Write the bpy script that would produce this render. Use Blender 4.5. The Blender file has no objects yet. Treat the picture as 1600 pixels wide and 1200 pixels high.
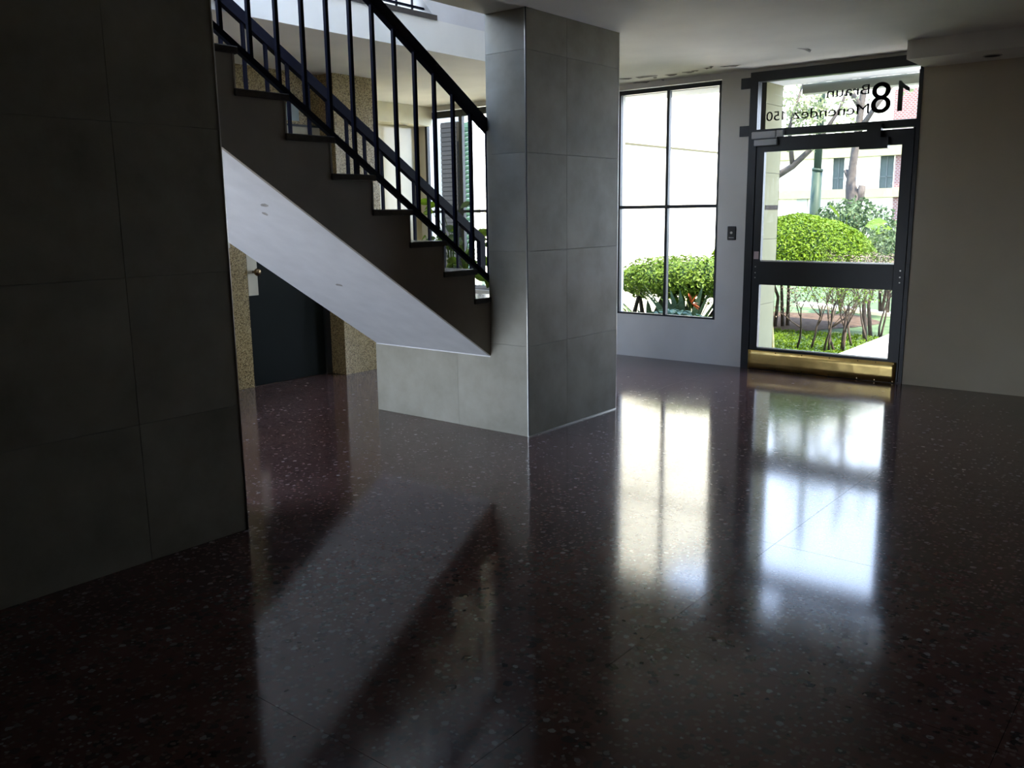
import bpy, bmesh, math, random
import numpy as np
from mathutils import Vector, Matrix

sc = bpy.context.scene
COL = sc.collection
PI = math.pi

# ------------------------------------------------------------------ camera
cam_d = bpy.data.cameras.new('camera')
cam_d.sensor_fit = 'HORIZONTAL'; cam_d.sensor_width = 36.0
cam_d.lens = 1382.135 / 1600 * 36.0
cam_d.clip_start = 0.05; cam_d.clip_end = 300
cam = bpy.data.objects.new('camera', cam_d); COL.objects.link(cam)
_p, _y, _r = 0.19006184, 0.67995008, -0.012401117
_f = Vector((-math.sin(_y)*math.cos(_p), math.cos(_y)*math.cos(_p), -math.sin(_p)))
_rt = Vector((math.cos(_y), math.sin(_y), 0)); _up = _rt.cross(_f)
_rt2 = _rt*math.cos(_r) + _up*math.sin(_r); _up2 = -_rt*math.sin(_r) + _up*math.cos(_r)
cam.matrix_world = Matrix((( _rt2.x, _up2.x, -_f.x, 0.0), (_rt2.y, _up2.y, -_f.y, 0.0), (_rt2.z, _up2.z, -_f.z, 1.47), (0, 0, 0, 1)))
sc.camera = cam

# ------------------------------------------------------------------ light
w = bpy.data.worlds.new('sky'); sc.world = w; w.use_nodes = True
nt = w.node_tree; nt.nodes.clear()
wo = nt.nodes.new('ShaderNodeOutputWorld'); bg = nt.nodes.new('ShaderNodeBackground')
tc = nt.nodes.new('ShaderNodeTexCoord'); sx = nt.nodes.new('ShaderNodeSeparateXYZ')
rp = nt.nodes.new('ShaderNodeValToRGB')
rp.color_ramp.elements[0].position = 0.0; rp.color_ramp.elements[0].color = (0.78, 0.88, 1.0, 1)
rp.color_ramp.elements[1].position = 0.8; rp.color_ramp.elements[1].color = (0.32, 0.53, 1.0, 1)
nt.links.new(tc.outputs['Generated'], sx.inputs[0]); nt.links.new(sx.outputs['Z'], rp.inputs[0])
nt.links.new(rp.outputs[0], bg.inputs[0]); bg.inputs[1].default_value = 9.5
nt.links.new(bg.outputs[0], wo.inputs[0])

sun_d = bpy.data.lights.new('sun', 'SUN'); sun_d.energy = 24.0; sun_d.angle = math.radians(1.0); sun_d.color = (1.0, 0.90, 0.72)
sun = bpy.data.objects.new('sun', sun_d); COL.objects.link(sun)
sun.rotation_euler = Vector((0.55, -0.20, 1.0)).to_track_quat('Z', 'Y').to_euler()

sc.view_settings.view_transform = 'Standard'
try: sc.view_settings.look = 'None'
except Exception: pass
sc.view_settings.gamma = 1.0
sc.view_settings.use_curve_mapping = False
sc.view_settings.exposure = 0.5
cy = sc.cycles
cy.use_denoising = True
cy.max_bounces = 10; cy.diffuse_bounces = 5; cy.glossy_bounces = 4; cy.transparent_max_bounces = 16
cy.caustics_reflective = False; cy.caustics_refractive = False
cy.sample_clamp_indirect = 0.0

def portal(name, loc, rot, sx_, sy_):
    d = bpy.data.lights.new(name, 'AREA'); d.shape = 'RECTANGLE'; d.size = sx_; d.size_y = sy_
    d.cycles.is_portal = True
    o = bpy.data.objects.new(name, d); COL.objects.link(o); o.location = loc; o.rotation_euler = rot
portal('daylight_window', (-4.39, 8.02, 1.55), (-PI/2, 0, 0), 1.1, 2.25)
portal('daylight_door', (-2.8, 8.05, 1.35), (-PI/2, 0, 0), 1.4, 2.7)
portal('daylight_glazing', (-6.3, 8.02, 1.5), (-PI/2, 0, 0), 2.7, 2.3)
portal('daylight_courtyard', (-5.2, 0.95, 1.3), (PI/2, 0, 0), 2.6, 2.6)
portal('daylight_skylight', (-4.4, 2.8, 5.4), (0, 0, 0), 1.4, 2.7)
portal('daylight_upper_rear', (-5.3, 0.95, 4.15), (PI/2, 0, 0), 2.7, 2.3)
portal('daylight_upstairs', (-7.05, 4.5, 4.1), (0, -PI/2, 0), 2.2, 5.0)

# ------------------------------------------------------------------ helpers
def V(*a): return Vector(a)

def mesh_obj(name, verts, faces, mat=None, parent=None, smooth=False, origin=None):
    vs = [Vector(v) for v in verts]
    if origin is None:
        lo = Vector((min(v.x for v in vs), min(v.y for v in vs), min(v.z for v in vs)))
        hi = Vector((max(v.x for v in vs), max(v.y for v in vs), max(v.z for v in vs)))
        origin = Vector(((lo.x+hi.x)/2, (lo.y+hi.y)/2, lo.z))
    origin = Vector(origin)
    me = bpy.data.meshes.new(name)
    me.from_pydata([tuple(v-origin) for v in vs], [], faces)
    me.validate(); me.update()
    return link(name, me, mat, origin, parent, smooth)

def wloc(o):
    l = Vector(o.location)
    while o.parent: o = o.parent; l += o.location
    return l

def link(name, me, mat, loc, parent=None, smooth=False):
    if mat and not me.materials: me.materials.append(mat)
    if smooth: me.polygons.foreach_set('use_smooth', [True]*len(me.polygons))
    o = bpy.data.objects.new(name, me); COL.objects.link(o)
    loc = Vector(loc)
    if parent is not None:
        o.parent = parent; o.location = loc - wloc(parent)
    else:
        o.location = loc
    return o

def empty(name, loc, label=None, cat=None, group=None, kind=None):
    o = bpy.data.objects.new(name, None); COL.objects.link(o); o.location = loc; o.empty_display_size = 0.1
    return tag(o, label, cat, group, kind)

def tag(o, label=None, cat=None, group=None, kind=None):
    if label: o['label'] = label
    if cat: o['category'] = cat
    if group: o['group'] = group
    if kind: o['kind'] = kind
    return o

_bc = {}
def box_mesh(sx_, sy_, sz_, mat, bev=0.0):
    key = (round(sx_, 4), round(sy_, 4), round(sz_, 4), mat.name if mat else '', bev)
    if key in _bc: return _bc[key]
    bm = bmesh.new(); bmesh.ops.create_cube(bm, size=1.0)
    for v in bm.verts: v.co = (v.co.x*sx_, v.co.y*sy_, v.co.z*sz_)
    if bev: bmesh.ops.bevel(bm, geom=list(bm.edges), offset=bev, segments=1, affect='EDGES')
    me = bpy.data.meshes.new('box'); bm.to_mesh(me); bm.free()
    if mat: me.materials.append(mat)
    _bc[key] = me
    return me

def box(name, x0, x1, y0, y1, z0, z1, mat, parent=None, bev=0.0):
    x0, x1 = min(x0, x1), max(x0, x1); y0, y1 = min(y0, y1), max(y0, y1); z0, z1 = min(z0, z1), max(z0, z1)
    return link(name, box_mesh(x1-x0, y1-y0, z1-z0, mat, bev), mat, ((x0+x1)/2, (y0+y1)/2, (z0+z1)/2), parent)

class MB:
    def __init__(s): s.v = []; s.f = []
    def box(s, x0, x1, y0, y1, z0, z1):
        b = len(s.v)
        s.v += [(x0,y0,z0),(x1,y0,z0),(x1,y1,z0),(x0,y1,z0),(x0,y0,z1),(x1,y0,z1),(x1,y1,z1),(x0,y1,z1)]
        s.f += [tuple(b+i for i in q) for q in ((0,3,2,1),(4,5,6,7),(0,1,5,4),(1,2,6,5),(2,3,7,6),(3,0,4,7))]
        return s
    def tube(s, pts, rad, n=8, cap=True):
        pts = [Vector(p) for p in pts]
        if not isinstance(rad, (list, tuple)): rad = [rad]*len(pts)
        b = len(s.v); up = None
        for i, p in enumerate(pts):
            d = (pts[min(i+1, len(pts)-1)] - pts[max(i-1, 0)])
            if d.length < 1e-9: d = Vector((0, 0, 1))
            d.normalize()
            if up is None: up = Vector((1, 0, 0)) if abs(d.x) < 0.9 else Vector((0, 1, 0))
            a = d.cross(up).normalized(); c = a.cross(d).normalized(); up = c
            for k in range(n):
                t = 2*PI*k/n
                s.v.append(tuple(p + (a*math.cos(t) + c*math.sin(t))*rad[i]))
        for i in range(len(pts)-1):
            for k in range(n):
                k2 = (k+1) % n
                s.f.append((b+i*n+k, b+i*n+k2, b+(i+1)*n+k2, b+(i+1)*n+k))
        if cap:
            s.f.append(tuple(b+k for k in range(n-1, -1, -1)))
            e = b+(len(pts)-1)*n; s.f.append(tuple(e+k for k in range(n)))
        return s
    def prism(s, poly, axis, a0, a1):
        # poly: 2D points in the plane normal to axis
        b = len(s.v); n = len(poly)
        def P(p, a):
            return (a, p[0], p[1]) if axis == 0 else ((p[0], a, p[1]) if axis == 1 else (p[0], p[1], a))
        s.v += [P(p, a0) for p in poly] + [P(p, a1) for p in poly]
        s.f.append(tuple(b+i for i in range(n-1, -1, -1))); s.f.append(tuple(b+n+i for i in range(n)))
        for i in range(n):
            j = (i+1) % n; s.f.append((b+i, b+j, b+n+j, b+n+i))
        return s
    def bar(s, p, q, wx, hz, side):
        # rectangular bar from p to q; side = width direction
        p, q, side = Vector(p), Vector(q), Vector(side).normalized()
        d = (q-p).normalized(); u = side.cross(d).normalized()
        b = len(s.v)
        for c in (p, q):
            for sx_, sz_ in ((-1,-1),(1,-1),(1,1),(-1,1)):
                s.v.append(tuple(c + side*(sx_*wx/2) + u*(sz_*hz/2)))
        s.f += [tuple(b+i for i in q4) for q4 in ((0,3,2,1),(4,5,6,7),(0,1,5,4),(1,2,6,5),(2,3,7,6),(3,0,4,7))]
        return s
    def build(s, name, mat, parent=None, smooth=False, origin=None):
        o = mesh_obj(name, s.v, s.f, mat, parent, smooth, origin)
        bm = bmesh.new(); bm.from_mesh(o.data); bmesh.ops.recalc_face_normals(bm, faces=bm.faces); bm.to_mesh(o.data); bm.free()
        return o

def leaf_mesh(name, cs, ns, size, mat, parent, seed, aspect=0.55, jitter=0.8, origin=None):
    # one small folded leaf (two triangles pairs) per centre
    rng = np.random.default_rng(seed)
    cs = np.asarray(cs, float); ns = np.asarray(ns, float); n = len(cs)
    nn = ns + rng.normal(0, jitter, (n, 3)); nn /= np.linalg.norm(nn, axis=1)[:, None] + 1e-9
    r = rng.normal(0, 1, (n, 3)); a = np.cross(nn, r); a /= np.linalg.norm(a, axis=1)[:, None] + 1e-9
    b = np.cross(nn, a)
    sz = size*rng.uniform(0.6, 1.3, n)[:, None]
    p0 = cs - a*sz; p2 = cs + a*sz
    p1 = cs + b*sz*aspect + nn*sz*0.25; p3 = cs - b*sz*aspect + nn*sz*0.25
    vs = np.stack([p0, p1, p2, p3], 1).reshape(-1, 3)
    if origin is None:
        origin = np.array([vs[:,0].mean(), vs[:,1].mean(), vs[:,2].min()])
    origin = np.asarray(origin, float)
    me = bpy.data.meshes.new(name)
    fs = [(4*i, 4*i+1, 4*i+2) for i in range(n)] + [(4*i, 4*i+2, 4*i+3) for i in range(n)]
    me.from_pydata((vs-origin).tolist(), [], fs); me.update()
    return link(name, me, mat, origin, parent)

def shell_points(c, r, n, seed, zmin=-1.0, depth=0.18, lump=0.06):
    rng = np.random.default_rng(seed)
    d = rng.normal(0, 1, (n*3, 3)); d /= np.linalg.norm(d, axis=1)[:, None]
    d = d[d[:, 2] > zmin][:n]
    k = 1 - depth*rng.random(len(d))**1.5 + lump*np.sin(d[:, 0]*9+1)*np.cos(d[:, 1]*8)*1.0
    return np.array(c) + d*np.array(r)*k[:, None], d/np.array(r)

# ------------------------------------------------------------------ materials
def newmat(name):
    m = bpy.data.materials.new(name); m.use_nodes = True
    n = m.node_tree.nodes; b = n['Principled BSDF']
    return m, m.node_tree, b

def plain(name, col, rough=0.6, metal=0.0, var=0.06, scale=6.0, bump=0.0, spec=0.5, bscale=None):
    m, t, b = newmat(name)
    b.inputs['Roughness'].default_value = rough; b.inputs['Metallic'].default_value = metal
    b.inputs['Specular IOR Level'].default_value = spec
    tc = t.nodes.new('ShaderNodeTexCoord'); nz = t.nodes.new('ShaderNodeTexNoise')
    geo = t.nodes.new('ShaderNodeNewGeometry')
    nz.inputs['Scale'].default_value = scale; nz.inputs['Detail'].default_value = 5
    t.links.new(geo.outputs['Position'], nz.inputs['Vector'])
    mx = t.nodes.new('ShaderNodeMix'); mx.data_type = 'RGBA'
    c = col
    mx.inputs['A'].default_value = tuple(x*(1-var) for x in c)+(1,)
    mx.inputs['B'].default_value = tuple(min(1, x*(1+var)) for x in c)+(1,)
    mr = t.nodes.new('ShaderNodeMapRange'); mr.inputs[1].default_value = 0.3; mr.inputs[2].default_value = 0.7
    t.links.new(nz.outputs['Fac'], mr.inputs[0]); t.links.new(mr.outputs[0], mx.inputs['Factor'])
    t.links.new(mx.outputs['Result'], b.inputs['Base Color'])
    if bump:
        bp = t.nodes.new('ShaderNodeBump'); bp.inputs['Strength'].default_value = bump; bp.inputs['Distance'].default_value = 0.01
        n2 = t.nodes.new('ShaderNodeTexNoise'); n2.inputs['Scale'].default_value = bscale or scale*6
        t.links.new(geo.outputs['Position'], n2.inputs['Vector'])
        t.links.new(n2.outputs['Fac'], bp.inputs['Height']); t.links.new(bp.outputs[0], b.inputs['Normal'])
    return m

def ramp(t, stops, interp='LINEAR'):
    r = t.nodes.new('ShaderNodeValToRGB'); cr = r.color_ramp; cr.interpolation = interp
    while len(cr.elements) < len(stops): cr.elements.new(0.5)
    for e, (p, c) in zip(cr.elements, stops): e.position = p; e.color = tuple(c)+(1,) if len(c) == 3 else c
    return r

def terrazzo():
    m, t, b = newmat('terrazzo')
    geo = t.nodes.new('ShaderNodeNewGeometry')
    L = t.links
    nz = t.nodes.new('ShaderNodeTexNoise'); nz.inputs['Scale'].default_value = 3.0; nz.inputs['Detail'].default_value = 6
    L.new(geo.outputs['Position'], nz.inputs['Vector'])
    base = ramp(t, [(0.3, (0.062, 0.028, 0.023)), (0.7, (0.095, 0.046, 0.038))]); L.new(nz.outputs['Fac'], base.inputs[0])
    cur = base.outputs[0]
    # warp so chips are angular and uneven
    wz = t.nodes.new('ShaderNodeTexNoise'); wz.inputs['Scale'].default_value = 55; wz.inputs['Detail'].default_value = 2
    L.new(geo.outputs['Position'], wz.inputs['Vector'])
    wm = t.nodes.new('ShaderNodeVectorMath'); wm.operation = 'MULTIPLY_ADD'
    L.new(wz.outputs['Color'], wm.inputs[0]); wm.inputs[1].default_value = (0.018, 0.018, 0); L.new(geo.outputs['Position'], wm.inputs[2])
    for scale, thr_r, lo, cols in ((24, 0.42, 0.45, [(0.0, (0.024, 0.016, 0.014)), (0.5, (0.085, 0.042, 0.034)), (1.0, (0.03, 0.024, 0.024))]),
                                   (48, 0.36, 0.50, [(0.0, (0.03, 0.02, 0.018)), (0.55, (0.10, 0.06, 0.05)), (1.0, (0.12, 0.085, 0.075))]),
                                   (22, 0.24, 0.88, [(0.0, (0.09, 0.07, 0.065)), (0.6, (0.15, 0.13, 0.125)), (1.0, (0.21, 0.19, 0.185))]),
                                   (56, 0.30, 0.90, [(0.0, (0.09, 0.075, 0.07)), (1.0, (0.19, 0.17, 0.165))])):
        vo = t.nodes.new('ShaderNodeTexVoronoi'); vo.inputs['Scale'].default_value = scale; vo.voronoi_dimensions = '2D'
        of = t.nodes.new('ShaderNodeVectorMath'); of.operation = 'ADD'; of.inputs[1].default_value = (scale*0.37, scale*0.71, 0)
        L.new(wm.outputs[0], of.inputs[0]); L.new(of.outputs[0], vo.inputs['Vector'])
        sp = t.nodes.new('ShaderNodeSeparateColor'); L.new(vo.outputs['Color'], sp.inputs[0])
        d = t.nodes.new('ShaderNodeMath'); d.operation = 'LESS_THAN'; d.inputs[1].default_value = thr_r; L.new(vo.outputs['Distance'], d.inputs[0])
        g = t.nodes.new('ShaderNodeMath'); g.operation = 'GREATER_THAN'; g.inputs[1].default_value = lo; L.new(sp.outputs[0], g.inputs[0])
        mu = t.nodes.new('ShaderNodeMath'); mu.operation = 'MULTIPLY'; L.new(d.outputs[0], mu.inputs[0]); L.new(g.outputs[0], mu.inputs[1])
        cr = ramp(t, cols); L.new(sp.outputs[1], cr.inputs[0])
        mx = t.nodes.new('ShaderNodeMix'); mx.data_type = 'RGBA'
        L.new(mu.outputs[0], mx.inputs['Factor']); L.new(cur, mx.inputs['A']); L.new(cr.outputs[0], mx.inputs['B'])
        cur = mx.outputs['Result']
    L.new(cur, b.inputs['Base Color'])
    # worn polish
    n3 = t.nodes.new('ShaderNodeTexNoise'); n3.inputs['Scale'].default_value = 1.3; n3.inputs['Detail'].default_value = 8
    L.new(geo.outputs['Position'], n3.inputs['Vector'])
    mr = t.nodes.new('ShaderNodeMapRange'); mr.inputs[3].default_value = 0.075; mr.inputs[4].default_value = 0.135
    L.new(n3.outputs['Fac'], mr.inputs[0]); L.new(mr.outputs[0], b.inputs['Roughness'])
    b.inputs['Specular IOR Level'].default_value = 0.33
    return m

def cement_tile():
    m, t, b = newmat('cement_tile'); L = t.links
    geo = t.nodes.new('ShaderNodeNewGeometry'); oi = t.nodes.new('ShaderNodeObjectInfo')
    ad = t.nodes.new('ShaderNodeVectorMath'); ad.operation = 'MULTIPLY_ADD'
    cb = t.nodes.new('ShaderNodeCombineXYZ')
    for i in range(3): L.new(oi.outputs['Random'], cb.inputs[i])
    L.new(cb.outputs[0], ad.inputs[0]); ad.inputs[1].default_value = (17, 31, 23); L.new(geo.outputs['Position'], ad.inputs[2])
    nz = t.nodes.new('ShaderNodeTexNoise'); nz.inputs['Scale'].default_value = 3.2; nz.inputs['Detail'].default_value = 9; nz.inputs['Roughness'].default_value = 0.6
    L.new(ad.outputs[0], nz.inputs['Vector'])
    r = ramp(t, [(0.25, (0.205, 0.188, 0.142)), (0.5, (0.29, 0.268, 0.21)), (0.75, (0.355, 0.33, 0.265))]); L.new(nz.outputs['Fac'], r.inputs[0])
    L.new(r.outputs[0], b.inputs['Base Color'])
    b.inputs['Roughness'].default_value = 0.5; b.inputs['Specular IOR Level'].default_value = 0.3
    return m

def granite():
    m, t, b = newmat('granite'); L = t.links
    geo = t.nodes.new('ShaderNodeNewGeometry')
    v1 = t.nodes.new('ShaderNodeTexVoronoi'); v1.inputs['Scale'].default_value = 130
    nz = t.nodes.new('ShaderNodeTexNoise'); nz.inputs['Scale'].default_value = 70; nz.inputs['Detail'].default_value = 4
    L.new(geo.outputs['Position'], v1.inputs['Vector']); L.new(geo.outputs['Position'], nz.inputs['Vector'])
    sp = t.nodes.new('ShaderNodeSeparateColor'); L.new(v1.outputs['Color'], sp.inputs[0])
    mx = t.nodes.new('ShaderNodeMath'); mx.operation = 'MULTIPLY_ADD'; mx.inputs[1].default_value = 0.55; L.new(sp.outputs[0], mx.inputs[0])
    hf = t.nodes.new('ShaderNodeMath'); hf.operation = 'MULTIPLY'; hf.inputs[1].default_value = 0.45; L.new(nz.outputs['Fac'], hf.inputs[0]); L.new(hf.outputs[0], mx.inputs[2])
    r = ramp(t, [(0.12, (0.05, 0.038, 0.022)), (0.35, (0.20, 0.145, 0.066)), (0.6, (0.40, 0.295, 0.135)), (0.9, (0.56, 0.45, 0.24))]); L.new(mx.outputs[0], r.inputs[0])
    L.new(r.outputs[0], b.inputs['Base Color']); b.inputs['Roughness'].default_value = 0.22
    return m

def glass():
    m = bpy.data.materials.new('window_glass'); m.use_nodes = True; t = m.node_tree; t.nodes.clear()
    o = t.nodes.new('ShaderNodeOutputMaterial'); mix = t.nodes.new('ShaderNodeMixShader')
    tr = t.nodes.new('ShaderNodeBsdfTransparent'); gl = t.nodes.new('ShaderNodeBsdfGlossy'); fr = t.nodes.new('ShaderNodeFresnel')
    nz = t.nodes.new('ShaderNodeTexNoise'); nz.inputs['Scale'].default_value = 5
    mr = t.nodes.new('ShaderNodeMapRange'); mr.inputs[3].default_value = 0.93; mr.inputs[4].default_value = 0.98
    t.links.new(nz.outputs['Fac'], mr.inputs[0]); t.links.new(mr.outputs[0], tr.inputs['Color'])
    gl.inputs['Roughness'].default_value = 0.02; fr.inputs['IOR'].default_value = 1.12
    t.links.new(fr.outputs[0], mix.inputs[0]); t.links.new(tr.outputs[0], mix.inputs[1]); t.links.new(gl.outputs[0], mix.inputs[2])
    t.links.new(mix.outputs[0], o.inputs[0])
    return m

def leafmat(name, c1, c2, rough=0.5, trans=0.25):
    m, t, b = newmat(name); L = t.links
    geo = t.nodes.new('ShaderNodeNewGeometry'); nz = t.nodes.new('ShaderNodeTexNoise'); nz.inputs['Scale'].default_value = 14; nz.inputs['Detail'].default_value = 3
    L.new(geo.outputs['Position'], nz.inputs['Vector'])
    r = ramp(t, [(0.3, c1), (0.7, c2)]); L.new(nz.outputs['Fac'], r.inputs[0]); L.new(r.outputs[0], b.inputs['Base Color'])
    b.inputs['Roughness'].default_value = rough; b.inputs['Specular IOR Level'].default_value = 0.12
    tl = t.nodes.new('ShaderNodeBsdfTranslucent'); L.new(r.outputs[0], tl.inputs['Color'])
    mix = t.nodes.new('ShaderNodeMixShader'); mix.inputs[0].default_value = trans
    out = t.nodes['Material Output']; L.new(b.outputs[0], mix.inputs[1]); L.new(tl.outputs[0], mix.inputs[2]); L.new(mix.outputs[0], out.inputs[0])
    return m

def brickmat():
    m, t, b = newmat('brick_screen'); L = t.links
    geo = t.nodes.new('ShaderNodeNewGeometry'); sp = t.nodes.new('ShaderNodeSeparateXYZ'); cb = t.nodes.new('ShaderNodeCombineXYZ')
    L.new(geo.outputs['Position'], sp.inputs[0]); L.new(sp.outputs['X'], cb.inputs[0]); L.new(sp.outputs['Z'], cb.inputs[1])
    br = t.nodes.new('ShaderNodeTexBrick'); L.new(cb.outputs[0], br.inputs['Vector'])
    br.inputs['Scale'].default_value = 3.2; br.inputs['Mortar Size'].default_value = 0.045
    br.inputs['Color1'].default_value = (0.15, 0.045, 0.035, 1); br.inputs['Color2'].default_value = (0.12, 0.035, 0.028, 1); br.inputs['Mortar'].default_value = (0.20, 0.17, 0.15, 1)
    L.new(br.outputs[0], b.inputs['Base Color']); b.inputs['Roughness'].default_value = 0.85
    return m

M = {}
M['terrazzo'] = terrazzo(); M['tile'] = cement_tile(); M['granite'] = granite(); M['glass'] = glass(); M['brick'] = brickmat()
M['grout'] = plain('grout', (0.16, 0.15, 0.12), 0.9)
M['joint'] = plain('floor_joint', (0.03, 0.022, 0.018), 0.8)
M['ceiling'] = plain('ceiling_paint', (0.76, 0.74, 0.68), 0.85, bump=0.08, scale=2)
M['plaster'] = plain('white_plaster', (0.64, 0.63, 0.62), 0.8, bump=0.1, scale=4)
M['creampaint'] = plain('cream_paint', (0.82, 0.77, 0.60), 0.7)
M['soffit'] = plain('soffit_paint', (0.62, 0.62, 0.62), 0.75, var=0.05, scale=7, bump=0.1)
M['darkwall'] = plain('lobby_paint', (0.55, 0.52, 0.46), 0.7)
M['frontwall'] = plain('pale_stone_panel', (0.62, 0.60, 0.56), 0.4, var=0.04, scale=3)
M['panel'] = plain('polished_cream_panel', (0.56, 0.50, 0.38), 0.10, var=0.05, scale=2.5)
M['creampanel'] = plain('polished_cream_stone', (0.62, 0.54, 0.36), 0.12, var=0.08, scale=2.5, spec=0.35)
M['stringer'] = plain('stringer_tile', (0.28, 0.245, 0.20), 0.5, var=0.12, scale=3)
M['tread'] = plain('tread_stone', (0.055, 0.045, 0.038), 0.25, var=0.2, scale=30)
M['iron'] = plain('blue_black_iron', (0.003, 0.0035, 0.010), 0.5, var=0.1, scale=10, spec=0.08)
M['frame'] = plain('black_frame_paint', (0.012, 0.014, 0.017), 0.4, var=0.15, scale=8)
M['brass'] = plain('worn_brass', (0.66, 0.47, 0.17), 0.30, 1.0, var=0.12, scale=9, bump=0.25, bscale=14)
M['alu'] = plain('aluminium_trim', (0.62, 0.60, 0.54), 0.3, 0.9)
M['greyplastic'] = plain('grey_plastic', (0.50, 0.52, 0.56), 0.4)
M['blackplastic'] = plain('black_plastic', (0.02, 0.02, 0.022), 0.35)
M['steel'] = plain('brushed_steel', (0.5, 0.48, 0.44), 0.3, 1.0)
M['bronze'] = plain('bronze', (0.25, 0.18, 0.10), 0.25, 1.0)
M['darkdoor'] = plain('dark_green_door', (0.0055, 0.008, 0.0065), 0.5, var=0.1, spec=0.1)
M['cream'] = plain('cream_enamel', (0.62, 0.58, 0.45), 0.45)
M['letter'] = plain('dark_vinyl', (0.035, 0.035, 0.03), 0.5)
M['sticker'] = plain('pink_sticker', (0.55, 0.42, 0.42), 0.6)
M['flake'] = plain('flaking_paint', (0.34, 0.32, 0.29), 0.9, var=0.25, scale=30)
M['hole'] = plain('recess_shade', (0.03, 0.028, 0.025), 0.8)  # dark colour standing for shade inside the downlights
M['whitewall'] = plain('white_render', (0.76, 0.70, 0.55), 0.85, bump=0.1, scale=3, spec=0.1)
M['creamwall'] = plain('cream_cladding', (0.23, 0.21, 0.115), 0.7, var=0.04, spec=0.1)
M['concrete'] = plain('pale_concrete', (0.45, 0.43, 0.40), 0.9, var=0.12, scale=5, bump=0.2, spec=0.1)
M['canopybeam'] = plain('grey_green_beam', (0.30, 0.31, 0.25), 0.7, spec=0.1)
M['yard'] = plain('warm_bounce_paving', (0.72, 0.64, 0.44), 0.9)  # pale yellow chosen to brighten and warm light bounced into the hall
M['canopyline'] = plain('dark_joint_line', (0.07, 0.065, 0.04), 0.9, spec=0.1)
M['lawn'] = plain('lawn_ground', (0.052, 0.080, 0.034), 0.95, var=0.45, scale=4, bump=0.5, bscale=60, spec=0.1)
M['earth'] = plain('leaf_litter', (0.050, 0.034, 0.024), 0.95, var=0.4, scale=14, bump=0.6, bscale=50, spec=0.05)
M['asphalt'] = plain('asphalt', (0.20, 0.20, 0.20), 0.9)
M['bark'] = plain('grey_bark', (0.0510, 0.0396, 0.0300), 0.9, var=0.35, scale=22, bump=0.5, spec=0.1)
M['barkpale'] = plain('pale_bark', (0.060, 0.051, 0.043), 0.9, var=0.25, scale=12, bump=0.5, spec=0.1)
M['hedge'] = leafmat('clipped_leaf', (0.042, 0.085, 0.003), (0.105, 0.165, 0.008))
M['hedge2'] = leafmat('tree_leaf', (0.042, 0.080, 0.008), (0.10, 0.155, 0.018))
M['bush'] = leafmat('grey_green_leaf', (0.0350, 0.0595, 0.0245), (0.0700, 0.0980, 0.0420))
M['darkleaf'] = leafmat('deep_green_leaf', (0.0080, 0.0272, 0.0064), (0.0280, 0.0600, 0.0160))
M['fan'] = leafmat('mid_green_leaf', (0.03, 0.075, 0.015), (0.085, 0.15, 0.035))
M['agave'] = leafmat('blue_green_leaf', (0.05, 0.085, 0.045), (0.11, 0.15, 0.085), 0.4, 0.1)
M['treeleaf'] = leafmat('olive_leaf', (0.11, 0.13, 0.06), (0.20, 0.22, 0.11))
M['lime'] = leafmat('lime_leaf', (0.06, 0.12, 0.005), (0.11, 0.18, 0.012), 0.4, 0.4)
M['twig'] = plain('dry_twig', (0.0910, 0.0735, 0.0560), 0.9, var=0.3, scale=20, spec=0.1)
M['orange'] = plain('orange_petal', (0.3500, 0.0595, 0.0056), 0.5)
M['poleg'] = plain('green_pole_paint', (0.026, 0.040, 0.027), 0.5, spec=0.1)
M['neighbour'] = plain('pale_grey_render', (0.16, 0.165, 0.15), 0.8, spec=0.1)
M['shutter'] = plain('dark_grey_slat', (0.009, 0.0085, 0.007), 0.6, spec=0.1)
M['greenslat'] = plain('green_shutter_paint', (0.03, 0.065, 0.04), 0.5, spec=0.1)
M['curtain'] = plain('grey_curtain', (0.052, 0.063, 0.056), 0.8, spec=0.1)
M['bar'] = plain('pale_glazing_bar', (0.08, 0.088, 0.08), 0.7, spec=0.1)
M['wood'] = plain('olive_stake', (0.20, 0.19, 0.08), 0.8)
M['pot'] = plain('pale_planter', (0.70, 0.70, 0.68), 0.7)
M['soil'] = plain('potting_soil', (0.05, 0.035, 0.025), 0.95)

# ------------------------------------------------------------------ dimensions
ZC = 2.715          # ceiling
YF = 7.87           # inner face of the front wall
XL = -3.53          # face of left wall and pillar
XS = -3.853         # near face of the stair
XSF = -5.0          # far side of the stair

# ------------------------------------------------------------------ floor
fl = MB().box(-8.2, 2.6, -2.6, 8.0, -0.15, -0.012).build('floor', M['joint']); tag(fl, kind='structure')
pitch = 1.1; x0 = -1.455; y0 = 3.66
for i in range(-7, 5):
    for j in range(-6, 5):
        a0, a1 = x0+i*pitch, x0+(i+1)*pitch; b0, b1 = y0+j*pitch, y0+(j+1)*pitch
        a0, a1 = max(a0, -8.15), min(a1, 2.55); b0, b1 = max(b0, -2.55), min(b1, 7.95)
        if a1-a0 < 0.02 or b1-b0 < 0.02: continue
        box('terrazzo_slab', a0+0.0008, a1-0.0008, b0+0.0008, b1-0.0008, -0.012, 0.0, M['terrazzo'], fl)

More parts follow.
